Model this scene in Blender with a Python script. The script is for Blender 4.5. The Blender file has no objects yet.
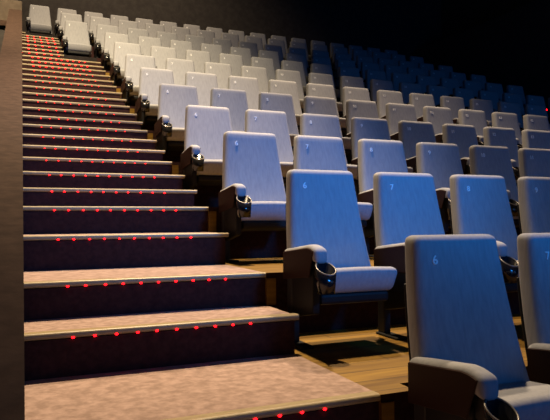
import bpy, bmesh, math, random
from mathutils import Matrix, Vector
random.seed(7)
sc = bpy.context.scene
COL = sc.collection

# ------------------------------------------------------------------ camera, world, light, exposure
YAW, PITCH, ROLL, FPX = 0.40604, 0.014985, -0.0046485, 600.0
cyw, syw = math.cos(YAW), math.sin(YAW)
F = Vector((syw * math.cos(PITCH), cyw * math.cos(PITCH), math.sin(PITCH)))
Rt = Vector((cyw, -syw, 0.0))
Up = Rt.cross(F)
R2 = math.cos(ROLL) * Rt + math.sin(ROLL) * Up
U2 = -math.sin(ROLL) * Rt + math.cos(ROLL) * Up
cd = bpy.data.cameras.new('camera')
cd.sensor_width = 36.0
cd.lens = 36.0 * FPX / 550.0
cd.clip_start = 0.02
cam = bpy.data.objects.new('camera', cd)
COL.objects.link(cam)
cam.matrix_world = Matrix((R2, U2, -F)).transposed().to_4x4()
sc.camera = cam

w = bpy.data.worlds.new('world')
sc.world = w
w.use_nodes = True
w.node_tree.nodes['Background'].inputs[0].default_value = (0.25, 0.35, 0.6, 1)
w.node_tree.nodes['Background'].inputs[1].default_value = 0.010

sc.view_settings.view_transform = 'Standard'
sc.view_settings.look = 'None'
sc.view_settings.gamma = 1.0
sc.view_settings.use_curve_mapping = False
sc.view_settings.exposure = 0.0


def spot(name, loc, target, energy, color, angle, blend, size):
    d = bpy.data.lights.new(name, 'SPOT')
    d.energy = energy
    d.color = color
    d.spot_size = math.radians(angle)
    d.spot_blend = blend
    d.shadow_soft_size = size
    o = bpy.data.objects.new(name, d)
    COL.objects.link(o)
    o.location = loc
    o.rotation_euler = (Vector(target) - Vector(loc)).to_track_quat('-Z', 'Y').to_euler()
    return o


def area(name, loc, target, energy, color, sx, sy):
    d = bpy.data.lights.new(name, 'AREA')
    d.shape = 'RECTANGLE'
    d.size, d.size_y = sx, sy
    d.energy = energy
    d.color = color
    o = bpy.data.objects.new(name, d)
    COL.objects.link(o)
    o.location = loc
    o.rotation_euler = (Vector(target) - Vector(loc)).to_track_quat('-Z', 'Y').to_euler()
    return o


WARM = (1.0, 0.73, 0.45)
spot('stair_downlight', (1.6, 4.8, 6.4), (0.95, 4.1, 0.0), 4500, (1.0, 0.74, 0.44), 52, 1.0, 0.12)
spot('upper_stair_downlight', (0.0, 4.8, 8.0), (-0.1, 8.9, 2.5), 6900, (1.0, 0.77, 0.46), 76, 1.0, 0.12)
spot('rear_fill_spot', (1.4, 11.0, 8.4), (1.8, 14.6, 4.8), 1450, (1.0, 0.74, 0.45), 104, 1.0, 0.12)  # added warm fill to brighten the top row and back wall
spot('hall_downlight', (4.2, 6.8, 8.0), (3.4, 4.6, 0.3), 4000, WARM, 74, 1.0, 0.2)
spot('blue_fill_spot', (2.6, -2.0, 2.2), (1.4, 4.3, 0.55), 1200, (0.02, 0.29, 1.0), 40, 1.0, 0.3)  # added blue fill, cone shaped to leave the front row dimmer
area('screen_light', (5.2, -4.8, 1.6), (5.0, 5.0, 0.8), 135, (0.035, 0.29, 1.0), 7.0, 3.0)

# ------------------------------------------------------------------ helpers


def mat(name, build):
    m = bpy.data.materials.new(name)
    m.use_nodes = True
    nt = m.node_tree
    b = nt.nodes['Principled BSDF']
    build(nt, b)
    return m


def simple(name, col, rough=0.6, metal=0.0, spec=0.5):
    def f(nt, b):
        b.inputs['Base Color'].default_value = (*col, 1)
        b.inputs['Roughness'].default_value = rough
        b.inputs['Metallic'].default_value = metal
        b.inputs['Specular IOR Level'].default_value = spec
        n = nt.nodes.new('ShaderNodeTexNoise')
        n.inputs['Scale'].default_value = 60
        bp = nt.nodes.new('ShaderNodeBump')
        bp.inputs['Strength'].default_value = 0.06
        tc = nt.nodes.new('ShaderNodeTexCoord')
        nt.links.new(tc.outputs['Object'], n.inputs['Vector'])
        nt.links.new(n.outputs['Fac'], bp.inputs['Height'])
        nt.links.new(bp.outputs['Normal'], b.inputs['Normal'])
    return mat(name, f)


def noisy(name, c1, c2, scale, rough=0.9, stretch=(1, 1, 1), bump=0.2, spec=0.2, detail=6):
    def f(nt, b):
        tc = nt.nodes.new('ShaderNodeTexCoord')
        mp = nt.nodes.new('ShaderNodeMapping')
        mp.inputs['Scale'].default_value = stretch
        n = nt.nodes.new('ShaderNodeTexNoise')
        n.inputs['Scale'].default_value = scale
        n.inputs['Detail'].default_value = detail
        r = nt.nodes.new('ShaderNodeValToRGB')
        r.color_ramp.elements[0].position = 0.35
        r.color_ramp.elements[1].position = 0.68
        r.color_ramp.elements[0].color = (*c1, 1)
        r.color_ramp.elements[1].color = (*c2, 1)
        bp = nt.nodes.new('ShaderNodeBump')
        bp.inputs['Strength'].default_value = bump
        bp.inputs['Distance'].default_value = 0.01
        L = nt.links.new
        L(tc.outputs['Object'], mp.inputs['Vector'])
        L(mp.outputs['Vector'], n.inputs['Vector'])
        L(n.outputs['Fac'], r.inputs['Fac'])
        L(r.outputs['Color'], b.inputs['Base Color'])
        L(n.outputs['Fac'], bp.inputs['Height'])
        L(bp.outputs['Normal'], b.inputs['Normal'])
        b.inputs['Roughness'].default_value = rough
        b.inputs['Specular IOR Level'].default_value = spec
    return mat(name, f)


def fabric_nodes(nt, b):
    tc = nt.nodes.new('ShaderNodeTexCoord')
    mp = nt.nodes.new('ShaderNodeMapping')
    mp.inputs['Scale'].default_value = (70, 70, 2.5)
    n = nt.nodes.new('ShaderNodeTexNoise')
    n.inputs['Scale'].default_value = 1.0
    n.inputs['Detail'].default_value = 3
    r = nt.nodes.new('ShaderNodeValToRGB')
    r.color_ramp.elements[0].position = 0.3
    r.color_ramp.elements[1].position = 0.7
    r.color_ramp.elements[0].color = (0.285, 0.295, 0.325, 1)
    r.color_ramp.elements[1].color = (0.345, 0.355, 0.385, 1)
    bp = nt.nodes.new('ShaderNodeBump')
    bp.inputs['Strength'].default_value = 0.15
    bp.inputs['Distance'].default_value = 0.004
    L = nt.links.new
    L(tc.outputs['Object'], mp.inputs['Vector'])
    L(mp.outputs['Vector'], n.inputs['Vector'])
    L(n.outputs['Fac'], r.inputs['Fac'])
    L(r.outputs['Color'], b.inputs['Base Color'])
    L(n.outputs['Fac'], bp.inputs['Height'])
    L(bp.outputs['Normal'], b.inputs['Normal'])
    b.inputs['Roughness'].default_value = 0.85
    b.inputs['Specular IOR Level'].default_value = 0.15
    b.inputs['Sheen Weight'].default_value = 0.03
    b.inputs['Sheen Roughness'].default_value = 0.4


def wood_nodes(nt, b):
    tc = nt.nodes.new('ShaderNodeTexCoord')
    mp = nt.nodes.new('ShaderNodeMapping')
    mp.inputs['Scale'].default_value = (1.2, 14, 14)
    n = nt.nodes.new('ShaderNodeTexNoise')
    n.inputs['Scale'].default_value = 2.2
    n.inputs['Detail'].default_value = 8
    r = nt.nodes.new('ShaderNodeValToRGB')
    r.color_ramp.elements[0].position = 0.3
    r.color_ramp.elements[1].position = 0.7
    r.color_ramp.elements[0].color = (0.13, 0.064, 0.006, 1)
    r.color_ramp.elements[1].color = (0.25, 0.145, 0.018, 1)
    br = nt.nodes.new('ShaderNodeTexBrick')
    br.inputs['Scale'].default_value = 1.0
    br.inputs['Brick Width'].default_value = 1.6
    br.inputs['Row Height'].default_value = 0.14
    br.inputs['Mortar Size'].default_value = 0.003
    br.inputs['Color1'].default_value = (1, 1, 1, 1)
    br.inputs['Color2'].default_value = (0.72, 0.7, 0.66, 1)
    br.inputs['Mortar'].default_value = (0.15, 0.12, 0.1, 1)
    mx = nt.nodes.new('ShaderNodeMix')
    mx.data_type = 'RGBA'
    mx.blend_type = 'MULTIPLY'
    mx.inputs['Factor'].default_value = 1.0
    L = nt.links.new
    L(tc.outputs['Object'], mp.inputs['Vector'])
    L(mp.outputs['Vector'], n.inputs['Vector'])
    L(n.outputs['Fac'], r.inputs['Fac'])
    L(tc.outputs['Object'], br.inputs['Vector'])
    L(r.outputs['Color'], mx.inputs['A'])
    L(br.outputs['Color'], mx.inputs['B'])
    L(mx.outputs['Result'], b.inputs['Base Color'])
    b.inputs['Roughness'].default_value = 0.5
    b.inputs['Specular IOR Level'].default_value = 0.3


def emit(name, col, strength):
    def f(nt, b):
        b.inputs['Base Color'].default_value = (0.1, 0.005, 0.005, 1)
        b.inputs['Emission Color'].default_value = (*col, 1)
        b.inputs['Emission Strength'].default_value = strength
    return mat(name, f)


M_FAB = mat('seat_fabric', fabric_nodes)
M_WOOD = mat('oak_planks', wood_nodes)
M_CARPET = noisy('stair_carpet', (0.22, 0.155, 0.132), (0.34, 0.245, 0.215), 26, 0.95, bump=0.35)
M_RISER_SHADE = noisy('riser_carpet_shaded', (0.022, 0.008, 0.008), (0.036, 0.014, 0.013), 40, 0.95, bump=0.3)  # stair carpet darkened to near black: shade on the risers painted in
M_COPING = noisy('coping_carpet', (0.040, 0.023, 0.017), (0.062, 0.037, 0.027), 22, 0.95, bump=0.3)
M_NOSE = noisy('step_nosing', (0.21, 0.16, 0.08), (0.31, 0.24, 0.13), 30, 0.45, stretch=(1, 8, 8), bump=0.05, spec=0.5)
M_BLACK = simple('black_plastic', (0.009, 0.009, 0.010), 0.55, 0.0, 0.25)
M_CUP = simple('glossy_black_plastic', (0.01, 0.01, 0.012), 0.16)
M_RIM = simple('grey_rim', (0.16, 0.15, 0.14), 0.35, 0.3)
M_BROWN = simple('brown_leatherette', (0.022, 0.006, 0.003), 0.6, 0.0, 0.2)
M_METAL = simple('grey_painted_steel', (0.022, 0.022, 0.025), 0.5, 0.0, 0.3)
M_WHITE = simple('white_stitching', (0.85, 0.87, 0.9), 0.7)
M_WALL = noisy('dark_wall_cloth', (0.040, 0.036, 0.036), (0.055, 0.050, 0.048), 9, 0.95)
M_WALL2 = noisy('brown_wall_cloth', (0.075, 0.058, 0.044), (0.11, 0.085, 0.066), 9, 0.95)
M_CEIL = noisy('black_ceiling', (0.008, 0.008, 0.009), (0.014, 0.014, 0.015), 5, 0.95)
M_DARKFLOOR = noisy('dark_floor', (0.012, 0.010, 0.010), (0.022, 0.018, 0.018), 12, 0.9)
M_LED = emit('red_led', (1.0, 0.003, 0.006), 10.0)
M_SCREEN = simple('white_screen', (0.7, 0.7, 0.7), 0.9)


def link(name, bm, m, parent=None, smooth=False):
    me = bpy.data.meshes.new(name)
    bm.normal_update()
    if smooth:
        for f in bm.faces:
            f.smooth = True
    bm.to_mesh(me)
    bm.free()
    me.materials.append(m)
    o = bpy.data.objects.new(name, me)
    COL.objects.link(o)
    if parent:
        o.parent = parent
    return o


def add_box(bm, x0, x1, y0, y1, z0, z1):
    vs = [bm.verts.new((x, y, z)) for z in (z0, z1) for y in (y0, y1) for x in (x0, x1)]
    for q in ((0, 2, 3, 1), (4, 5, 7, 6), (0, 1, 5, 4), (2, 6, 7, 3), (0, 4, 6, 2), (1, 3, 7, 5)):
        bm.faces.new([vs[i] for i in q])
    return bm


def box(*a):
    return add_box(bmesh.new(), *a)


def bevel(bm, off, seg=3):
    bmesh.ops.bevel(bm, geom=bm.edges[:] + bm.verts[:], offset=off, offset_type='OFFSET', segments=seg, profile=0.5,
                    affect='EDGES', clamp_overlap=True)
    return bm


def cut(bm, axis, vals):
    for v in vals:
        co = [0, 0, 0]
        no = [0, 0, 0]
        co[axis] = v
        no[axis] = 1
        bmesh.ops.bisect_plane(bm, geom=bm.verts[:] + bm.edges[:] + bm.faces[:], plane_co=co, plane_no=no)
    return bm


def add_tube(bm, cx, cy, z0, z1, ro, ri, n=20, slant=0.0):
    """open cup: outer wall, rim, inner wall and bottom; the rim drops by slant towards the front (-y)"""
    rings = []
    for (r, z, s) in ((ro * 0.86, z0, 0), (ro, z1, 1), (ri, z1, 1), (ri * 0.84, z0 + 0.006, 0)):
        rings.append([bm.verts.new((cx + r * math.cos(2 * math.pi * k / n), cy + r * math.sin(2 * math.pi * k / n),
                                    z + s * slant * math.sin(2 * math.pi * k / n))) for k in range(n)])
    for a, b in zip(rings[:-1], rings[1:]):
        for k in range(n):
            bm.faces.new((a[k], a[(k + 1) % n], b[(k + 1) % n], b[k]))
    bm.faces.new(list(reversed(rings[0])))
    bm.faces.new(rings[-1])
    return bm


def struct(name, bm, m):
    o = link(name, bm, m)
    o['kind'] = 'structure'
    return o


# ------------------------------------------------------------------ layout of the raked rows
X0, PITCH_X = 1.395, 0.57                       # left edge of the first seat back, spacing of the seats
ROWY = [1.945, 3.085, 4.203, 5.272, 6.357, 7.437, 8.509, 9.573, 10.663, 11.782, 12.918, 14.078]
ROWZ = [-0.065, 0.276, 0.641, 1.022, 1.442, 1.867, 2.308, 2.768, 3.233, 3.709, 4.216, 4.688]
NOSE = [y - 1.169 for y in ROWY]
LEV = [z - 0.935 for z in ROWZ]
XL, XE = 0.015, 1.25                            # the stair carpet runs between these
BACKY = 15.6
BOT = -1.9

# terraces of oak planks to the right of the stair
for r in range(12):
    y1 = NOSE[r + 1] + 0.10 if r < 11 else BACKY
    bm = bmesh.new()
    add_box(bm, XE, XE + 0.075, NOSE[r], (NOSE[r + 1] if r < 11 else BACKY), LEV[r] - 0.5, LEV[r])
    add_box(bm, XE + 0.075, X0 + 0.01, NOSE[r], (NOSE[r + 1] if r < 11 else BACKY), LEV[r] - 0.5, LEV[r])
    add_box(bm, X0 + 0.01, 11.4, NOSE[r] + 0.10, y1, LEV[r] - 0.5, LEV[r])
    o = struct('floor_%d' % (r + 1), bm, M_WOOD)
    o.data.materials.append(M_RISER_SHADE)  # terrace fronts get the same painted-in shade
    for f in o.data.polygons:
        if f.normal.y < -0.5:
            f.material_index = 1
bm = box(-3.2, 12.6, -9.2, BACKY, BOT - 0.1, BOT)
struct('floor', bm, M_DARKFLOOR)
struct('floor_front', box(XL, 11.4, -3.0, NOSE[0] + 0.1, BOT, -1.37), M_DARKFLOOR)
struct('ceiling', box(-3.2, 12.6, -9.2, BACKY + .1, 9.0, 9.1), M_CEIL)
struct('wall_back', box(-3.2, 12.6, BACKY, BACKY + 0.1, BOT, 9.0), M_WALL)
struct('wall_left', box(-3.3, -3.2, -9.2, BACKY, BOT, 9.0), M_WALL)
struct('wall_right', box(12.6, 12.7, -9.2, BACKY, BOT, 9.0), M_WALL)
struct('wall_front', box(-3.2, 12.6, -9.3, -9.2, BOT, 9.0), M_WALL)
struct('trim_right', box(11.4, 11.5, -3.0, BACKY, BOT, 5.2), M_WALL)

# parapet along the left of the stair, with a carpeted coping that climbs with it
PH, PW, PT = 0.70, 0.185, 0.02
pts = [(-1.6, LEV[0] - 2.383 * 0.30 + PH)]
for r in range(0, 9):
    pts.append((NOSE[r], LEV[r] + PH))
pts.append((10.25, LEV[8] + (10.25 - NOSE[8]) * (LEV[9] - LEV[8]) / (NOSE[9] - NOSE[8]) + PH))


def strip(bm, pts, x0, x1, top, bottom):
    sec = []
    for (y, z) in pts:
        zb = bottom if bottom is not None else z - 0.04
        sec.append([bm.verts.new((c[0] + 0.006 * (y - 1.7), c[1], c[2])) for c in ((x0, y, zb), (x1, y, zb), (x1, y, z + top), (x0, y, z + top))])
    for a, b in zip(sec[:-1], sec[1:]):
        for k in range(4):
            bm.faces.new((a[k], a[(k + 1) % 4], b[(k + 1) % 4], b[k]))
    bm.faces.new(list(reversed(sec[0])))
    bm.faces.new(sec[-1])
    bmesh.ops.recalc_face_normals(bm, faces=bm.faces[:])
    return bm


wl = struct('wall_stair', strip(bmesh.new(), [(y, z - 0.04) for y, z in pts], XL - PW + 0.01, XL - 0.003, 0, BOT), M_WALL2)
c = struct('trim_coping', strip(bmesh.new(), pts, XL - PW, XL, 0, None), M_COPING)
# landing parapet across the head of the stair wall
struct('wall_landing', box(-3.2, 0.066, 10.30, 10.45, 3.05, 3.48), M_WALL2)
struct('trim_landing', box(-3.2, 0.066, 10.26, 10.49, 3.05, 3.13), M_COPING)
struct('wall_passage', box(-3.2, XL, 10.32, 10.43, BOT, 3.05), M_WALL)
struct('wall_upper', box(XL - 0.14, XL - 0.004, 10.45, BACKY, BOT, 4.1), M_WALL)

# ------------------------------------------------------------------ the carpeted stair
steps = []                                       # (nose y, level, is row level, right end)
for r in range(12):
    steps.append([NOSE[r], LEV[r], True, r])
    if r == 11:
        break
    if r == 0:
        fr = [(0.5, LEV[0] + 0.5 * (LEV[1] - LEV[0]))]
    elif r == 1:
        fr = [((2.66 - NOSE[1]) / (NOSE[2] - NOSE[1]), -0.470)]
    elif r == 2:
        fr = [((3.72 - NOSE[2]) / (NOSE[3] - NOSE[2]), -0.091)]
    else:
        h = LEV[r + 1] - LEV[r]
        fr = [(1 / 3, LEV[r] + h * 0.325), (2 / 3, LEV[r] + h * 0.66)]
    for t, z in fr:
        steps.append([NOSE[r] + t * (NOSE[r + 1] - NOSE[r]), z, False, r])
ORD = ['lowest', 'second', 'third', 'fourth', 'fifth', 'sixth', 'seventh', 'eighth', 'ninth', 'tenth', 'eleventh', 'twelfth',
       'thirteenth', 'fourteenth', 'fifteenth', 'sixteenth', 'seventeenth', 'eighteenth', 'nineteenth', 'twentieth',
       'twenty-first', 'twenty-second', 'twenty-third', 'twenty-fourth', 'twenty-fifth', 'twenty-sixth', 'twenty-seventh',
       'twenty-eighth', 'twenty-ninth', 'thirtieth', 'thirty-first', 'thirty-second', 'thirty-third', 'thirty-fourth']
ROWN = ['front', 'second', 'third', 'fourth', 'fifth', 'sixth', 'seventh', 'eighth', 'ninth', 'tenth', 'eleventh', 'top']


def led_mesh():
    bm = bmesh.new()
    bmesh.ops.create_uvsphere(bm, u_segments=10, v_segments=6, radius=1.0)
    bmesh.ops.scale(bm, vec=(0.007, 0.005, 0.0045), verts=bm.verts[:])
    me = bpy.data.meshes.new('step_light')
    for f in bm.faces:
        f.smooth = True
    bm.to_mesh(me)
    bm.free()
    me.materials.append(M_LED)
    return me


LED = led_mesh()
first_seen = 2                                   # steps below the picture carry no lights
nvis = len(steps) - first_seen
for k, (y, z, lvl, r) in enumerate(steps):
    y2 = steps[k + 1][0] if k + 1 < len(steps) else BACKY
    zb = steps[k - 1][1] if k else -1.37
    xe = XE if r < 9 or (r == 9 and not k) else (0.72 if r < 11 else 0.15)
    if r >= 11:
        y2 = BACKY
    root = bpy.data.objects.new('stair_step', None)
    COL.objects.link(root)
    root.location = (XL, y, zb)
    W, D, H = xe - XL, y2 - y, z - zb
    if k < first_seen:
        root['label'] = ['low stair step below the front row of seats', 'stair step beside the front row of seats'][k]
    else:
        q = k - first_seen
        if lvl:
            lab = '%s carpeted stair step from the bottom, level with the %s row, red edge lights' % (ORD[q], ROWN[r])
        else:
            lab = '%s carpeted stair step from the bottom, between the %s and %s rows' % (ORD[q], ROWN[r], ROWN[r + 1])
        root['label'] = lab
    root['category'] = 'stair step'
    root['group'] = 'carpeted stair steps with red edge lights'
    link('riser', box(0, W, 0.012, D + 0.0, 0.0, H - 0.03), M_RISER_SHADE, root)
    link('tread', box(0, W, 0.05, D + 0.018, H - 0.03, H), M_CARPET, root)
    bm = box(0, W + (0.0 if lvl else 0.02), 0, 0.05, H - 0.026, H + 0.002)
    bmesh.ops.bevel(bm, geom=[e for e in bm.edges if all(v.co.y < 0.001 for v in e.verts) and abs(e.verts[0].co.z - e.verts[1].co.z) < 1e-4],
                    offset=0.012, segments=4, profile=0.5, affect='EDGES')
    link('nosing', bm, M_NOSE, root)
    if lvl and r >= 1 and r < 9:
        link('end_panel', box(W, W + 0.055, -0.008, 0.0, 0.001, H - 0.03), M_WOOD, root)
    if k >= first_seen:
        n = 10 if r < 9 else 6
        for i in range(n):
            lx = 0.205 + i * 0.0885 if r < 9 else 0.05 + i * 0.115
            if lx > W - 0.03:
                break
            o = bpy.data.objects.new('step_light', LED)
            COL.objects.link(o)
            o.parent = root
            if 4 <= r < 8:
                o.scale = (0.75, 0.9, 0.75)
            if r >= 8:
                o.scale = (1.7, 1.5, 1.7)
            o.location = (lx + random.uniform(-.003, .003), 0.002, H - 0.024)
# platforms carrying the seats that stand in the stair's upper part
struct('floor_upper_tenth', box(0.72, XE, NOSE[9], NOSE[10], LEV[9] - 0.4, LEV[9]), M_DARKFLOOR)
struct('floor_upper_eleventh', box(0.72, XE, NOSE[10], NOSE[11], LEV[10] - 0.4, LEV[10]), M_DARKFLOOR)
struct('floor_upper_top', box(0.15, XE, NOSE[11], BACKY, LEV[11] - 0.4, LEV[11]), M_DARKFLOOR)

# ------------------------------------------------------------------ the cinema seat
HC = 0.19                                        # seat centre to the left edge of its back


def back_y(z):
    """rear line of the reclined back"""
    t = (z - 0.965) / 0.545
    return 0.118 * t - 0.055 * (t * t + t)


def make_seat():
    root = bpy.data.objects.new('cinema_seat', None)
    COL.objects.link(root)
    # backrest: tapered, rounded, reclined
    bm = box(-0.20, 0.20, -0.096, 0.0, 0.30, 0.965)
    bevel(bm, 0.030, 4)
    cut(bm, 2, [0.38, 0.46, 0.54, 0.62, 0.70, 0.78, 0.86, 0.91])
    cut(bm, 0, [-0.12, -0.06, 0.0, 0.06, 0.12])
    for v in bm.verts:
        t = min(1.0, max(0.0, (0.93 - v.co.z) / 0.55))
        v.co.x *= 1.0 + 0.25 * t
        if v.co.y < -0.06:                        # the front is padded: a slight swell, hollow at the shoulders
            v.co.y -= 0.010 * (1 - (v.co.x / 0.24) ** 2) * math.sin(math.pi * min(1, max(0, (v.co.z - 0.40) / 0.56)))
        v.co.y += back_y(v.co.z)
    back = link('backrest', bm, M_FAB, root, True)
    bm = box(-0.19, 0.19, 0.0, 0.012, 0.30, 0.78)
    bevel(bm, 0.005, 2)
    cut(bm, 2, [0.42, 0.54, 0.66])
    for v in bm.verts:
        t = min(1.0, max(0.0, (0.93 - v.co.z) / 0.55))
        v.co.x *= 1.0 + 0.25 * t
        v.co.y += back_y(v.co.z)
    link('back_shell', bm, M_BLACK, root)
    # cushion
    bm = box(-0.232, 0.232, -0.49, -0.215, 0.315, 0.44)
    bevel(bm, 0.034, 4)
    cut(bm, 0, [-0.1, 0, 0.1])
    for v in bm.verts:
        if v.co.z > 0.40:
            v.co.z += 0.008 * (1 - (v.co.x / 0.24) ** 2)
        if v.co.y < -0.40:
            v.co.y += 0.05 * max(0.0, (0.41 - v.co.z) / 0.095)
        v.co.z -= 0.03 * (v.co.y + 0.49) / 0.3
    link('cushion', bm, M_FAB, root, True)
    bm = box(-0.20, 0.20, -0.44, -0.20, 0.265, 0.318)
    bevel(bm, 0.015, 2)
    for v in bm.verts:
        v.co.z -= 0.03 * (v.co.y + 0.49) / 0.3
    link('seat_pan', bm, M_BLACK, root)
    add_arm(root, -0.235)
    # rear stand shared by the row, under the armrest
    return root, back


def arm_dz(y):
    t = (-0.13 - y) / 0.39
    return -0.034 * (1 - min(1.0, t / 0.75)) - 0.022 * max(0.0, (t - 0.75) / 0.25) ** 2


def add_arm(root, ax):
    bm = box(ax - 0.036, ax + 0.036, -0.52, -0.13, 0.485, 0.562)
    bevel(bm, 0.024, 4)
    cut(bm, 1, [-0.48, -0.46, -0.44, -0.42, -0.37, -0.31, -0.25])
    for v in bm.verts:
        v.co.z += arm_dz(v.co.y)
    arm = link('armrest', bm, M_FAB, root, True)
    for s in (-1, 1):
        bm = box(-0.004, 0.004, -0.497, -0.14, 0.40, 0.546)
        for v in bm.verts:
            if v.co.z < 0.5 and v.co.y < -0.3:
                v.co.y += 0.05
        bevel(bm, 0.0035, 1)
        cut(bm, 1, [-0.47, -0.45, -0.42, -0.35, -0.30])
        for v in bm.verts:
            v.co.z += arm_dz(v.co.y)
            v.co.x += ax + s * 0.036
        link('side_panel', bm, M_BROWN, arm)
    cup = link('cup_holder', add_tube(bmesh.new(), ax, -0.555, 0.335, 0.452, 0.050, 0.044, 20, 0.028), M_CUP, root, True)
    bm = bmesh.new()
    n = 24
    rg = []
    for k in range(n):
        a = 2 * math.pi * k / n
        ring = []
        for j in range(6):
            b = 2 * math.pi * j / 6
            rr = 0.0475 + 0.0045 * math.cos(b)
            ring.append(bm.verts.new((ax + rr * math.cos(a), -0.555 + rr * math.sin(a), 0.452 + 0.028 * math.sin(a) + 0.0045 * math.sin(b))))
        rg.append(ring)
    for k in range(n):
        for j in range(6):
            bm.faces.new((rg[k][j], rg[(k + 1) % n][j], rg[(k + 1) % n][(j + 1) % 6], rg[k][(j + 1) % 6]))
    link('rim', bm, M_RIM, cup, True)
    bm = box(ax - 0.012, ax + 0.012, -0.51, -0.40, 0.40, 0.49)
    link('bracket', bevel(bm, 0.004, 1), M_METAL, cup)
    bm = box(ax - 0.022, ax + 0.022, -0.22, -0.15, 0.042, 0.50)
    leg = link('leg', bevel(bm, 0.008, 2), M_METAL, root)
    bm = box(ax - 0.036, ax + 0.036, -0.36, -0.15, 0.03, 0.044)
    link('foot', bevel(bm, 0.004, 1), M_BLACK, leg)
    bm = box(ax - 0.020, ax + 0.020, -0.455, -0.15, 0.16, 0.44)
    for v in bm.verts:
        if v.co.y < -0.3 and v.co.z < 0.3:
            v.co.z += 0.06
    link('arm_support', bevel(bm, 0.006, 2), M_BLACK, root)


proto, proto_back = make_seat()


def children(o):
    return [c for c in o.children]


def dup(src):
    r = src.copy()
    COL.objects.link(r)
    bk = None
    for ch in kids:
        cpy = ch.copy()
        COL.objects.link(cpy)
        cpy.parent = r
        if ch is proto_back:
            bk = cpy
        for g in gkids[ch.name]:
            d = g.copy()
            COL.objects.link(d)
            d.parent = cpy
    return r, bk


for ch in children(proto):
    for o in [ch] + children(ch):
        o.data.transform(Matrix.Translation((0, 0, -0.03)))
kids = children(proto)
gkids = {ch.name: children(ch) for ch in kids}
NUM = {}


def number_mesh(n):
    if n not in NUM:
        cu = bpy.data.curves.new('seat_number', 'FONT')
        cu.body = str(n)
        cu.size = 0.047
        cu.extrude = 0.002
        cu.align_x = 'CENTER'
        cu.align_y = 'CENTER'
        t = bpy.data.objects.new('seat_number', cu)
        COL.objects.link(t)
        dg = bpy.context.evaluated_depsgraph_get()
        me = bpy.data.meshes.new_from_object(t.evaluated_get(dg))
        bpy.data.objects.remove(t)
        bm = bmesh.new()                          # thicken the strokes
        for dx, dy in ((-0.0011, 0), (0.0011, 0), (0, -0.0009), (0, 0.0009)):
            n0 = len(bm.verts)
            bm.from_mesh(me)
            bm.verts.ensure_lookup_table()
            for v in bm.verts[n0:]:
                v.co.x += dx
                v.co.y += dy
                v.co.z += dx * 0.1 + dy * 0.15
        bm.to_mesh(me)
        bm.free()
        me.materials.clear()
        me.materials.append(M_WHITE)
        NUM[n] = me
    return NUM[n]


LAST = [2, 4, 6, 8, 10, 12, 14, 14, 14, 14, 14, 14]
FIRST = [0, 0, 0, 0, 0, 0, 0, 0, 0, -1, -1, -2]
CARD = ['first', 'second', 'third', 'fourth', 'fifth', 'sixth', 'seventh', 'eighth', 'ninth', 'tenth', 'eleventh', 'twelfth',
        'thirteenth', 'fourteenth', 'fifteenth', 'sixteenth', 'seventeenth', 'eighteenth']
used = False
for r in range(12):
    for i in range(FIRST[r], LAST[r] + 1):
        if not used:
            s, bk = proto, proto_back
            used = True
        else:
            s, bk = dup(proto)
        s.location = (X0 + HC + PITCH_X * i - (0.018 if r == 0 else 0.0), ROWY[r], LEV[r])
        p = i - FIRST[r]
        rown = ('top row' if r == 11 else 'front row' if r == 0 else '%s row from the front' % ROWN[r])
        tone = 'blue-lit' if r < 3 else 'cream-lit' if (i < 5 and r > 3) else 'grey-blue'
        if p == 0 and r == 9:
            s['label'] = 'cream-lit cinema seat standing part way across the stair, tenth row from the front'
        elif p == 0 and r == 11:
            s['label'] = 'small cream-lit cinema seat at the very head of the stair'
        elif p == 0:
            s['label'] = '%s cinema seat%s beside the stair, %s' % (tone, ' numbered 6' if r == 0 else '', rown)
        else:
            s['label'] = '%s cinema seat, %s from the stair in the %s' % (tone, CARD[p], rown)
        s['category'] = 'cinema seat'
        s['group'] = 'cinema seats in raked rows'
        o = bpy.data.objects.new('seat_number', number_mesh(6 + i))
        COL.objects.link(o)
        o.parent = bk
        zz = 0.872
        o.location = (-0.128, back_y(zz) - 0.1012, zz - 0.03)
        o.rotation_euler = (math.radians(90 - 10.6), 0, 0)

# red marker light low on the side wall of the far aisle, seen between the seats
o = bpy.data.objects.new('aisle_light', LED)
COL.objects.link(o)
o.scale = (1.6, 3.0, 4.0)
o.location = (11.393, 10.36, 2.53)
o['label'] = 'single small red light in the dark at the right edge of the photo'
o['category'] = 'aisle light'
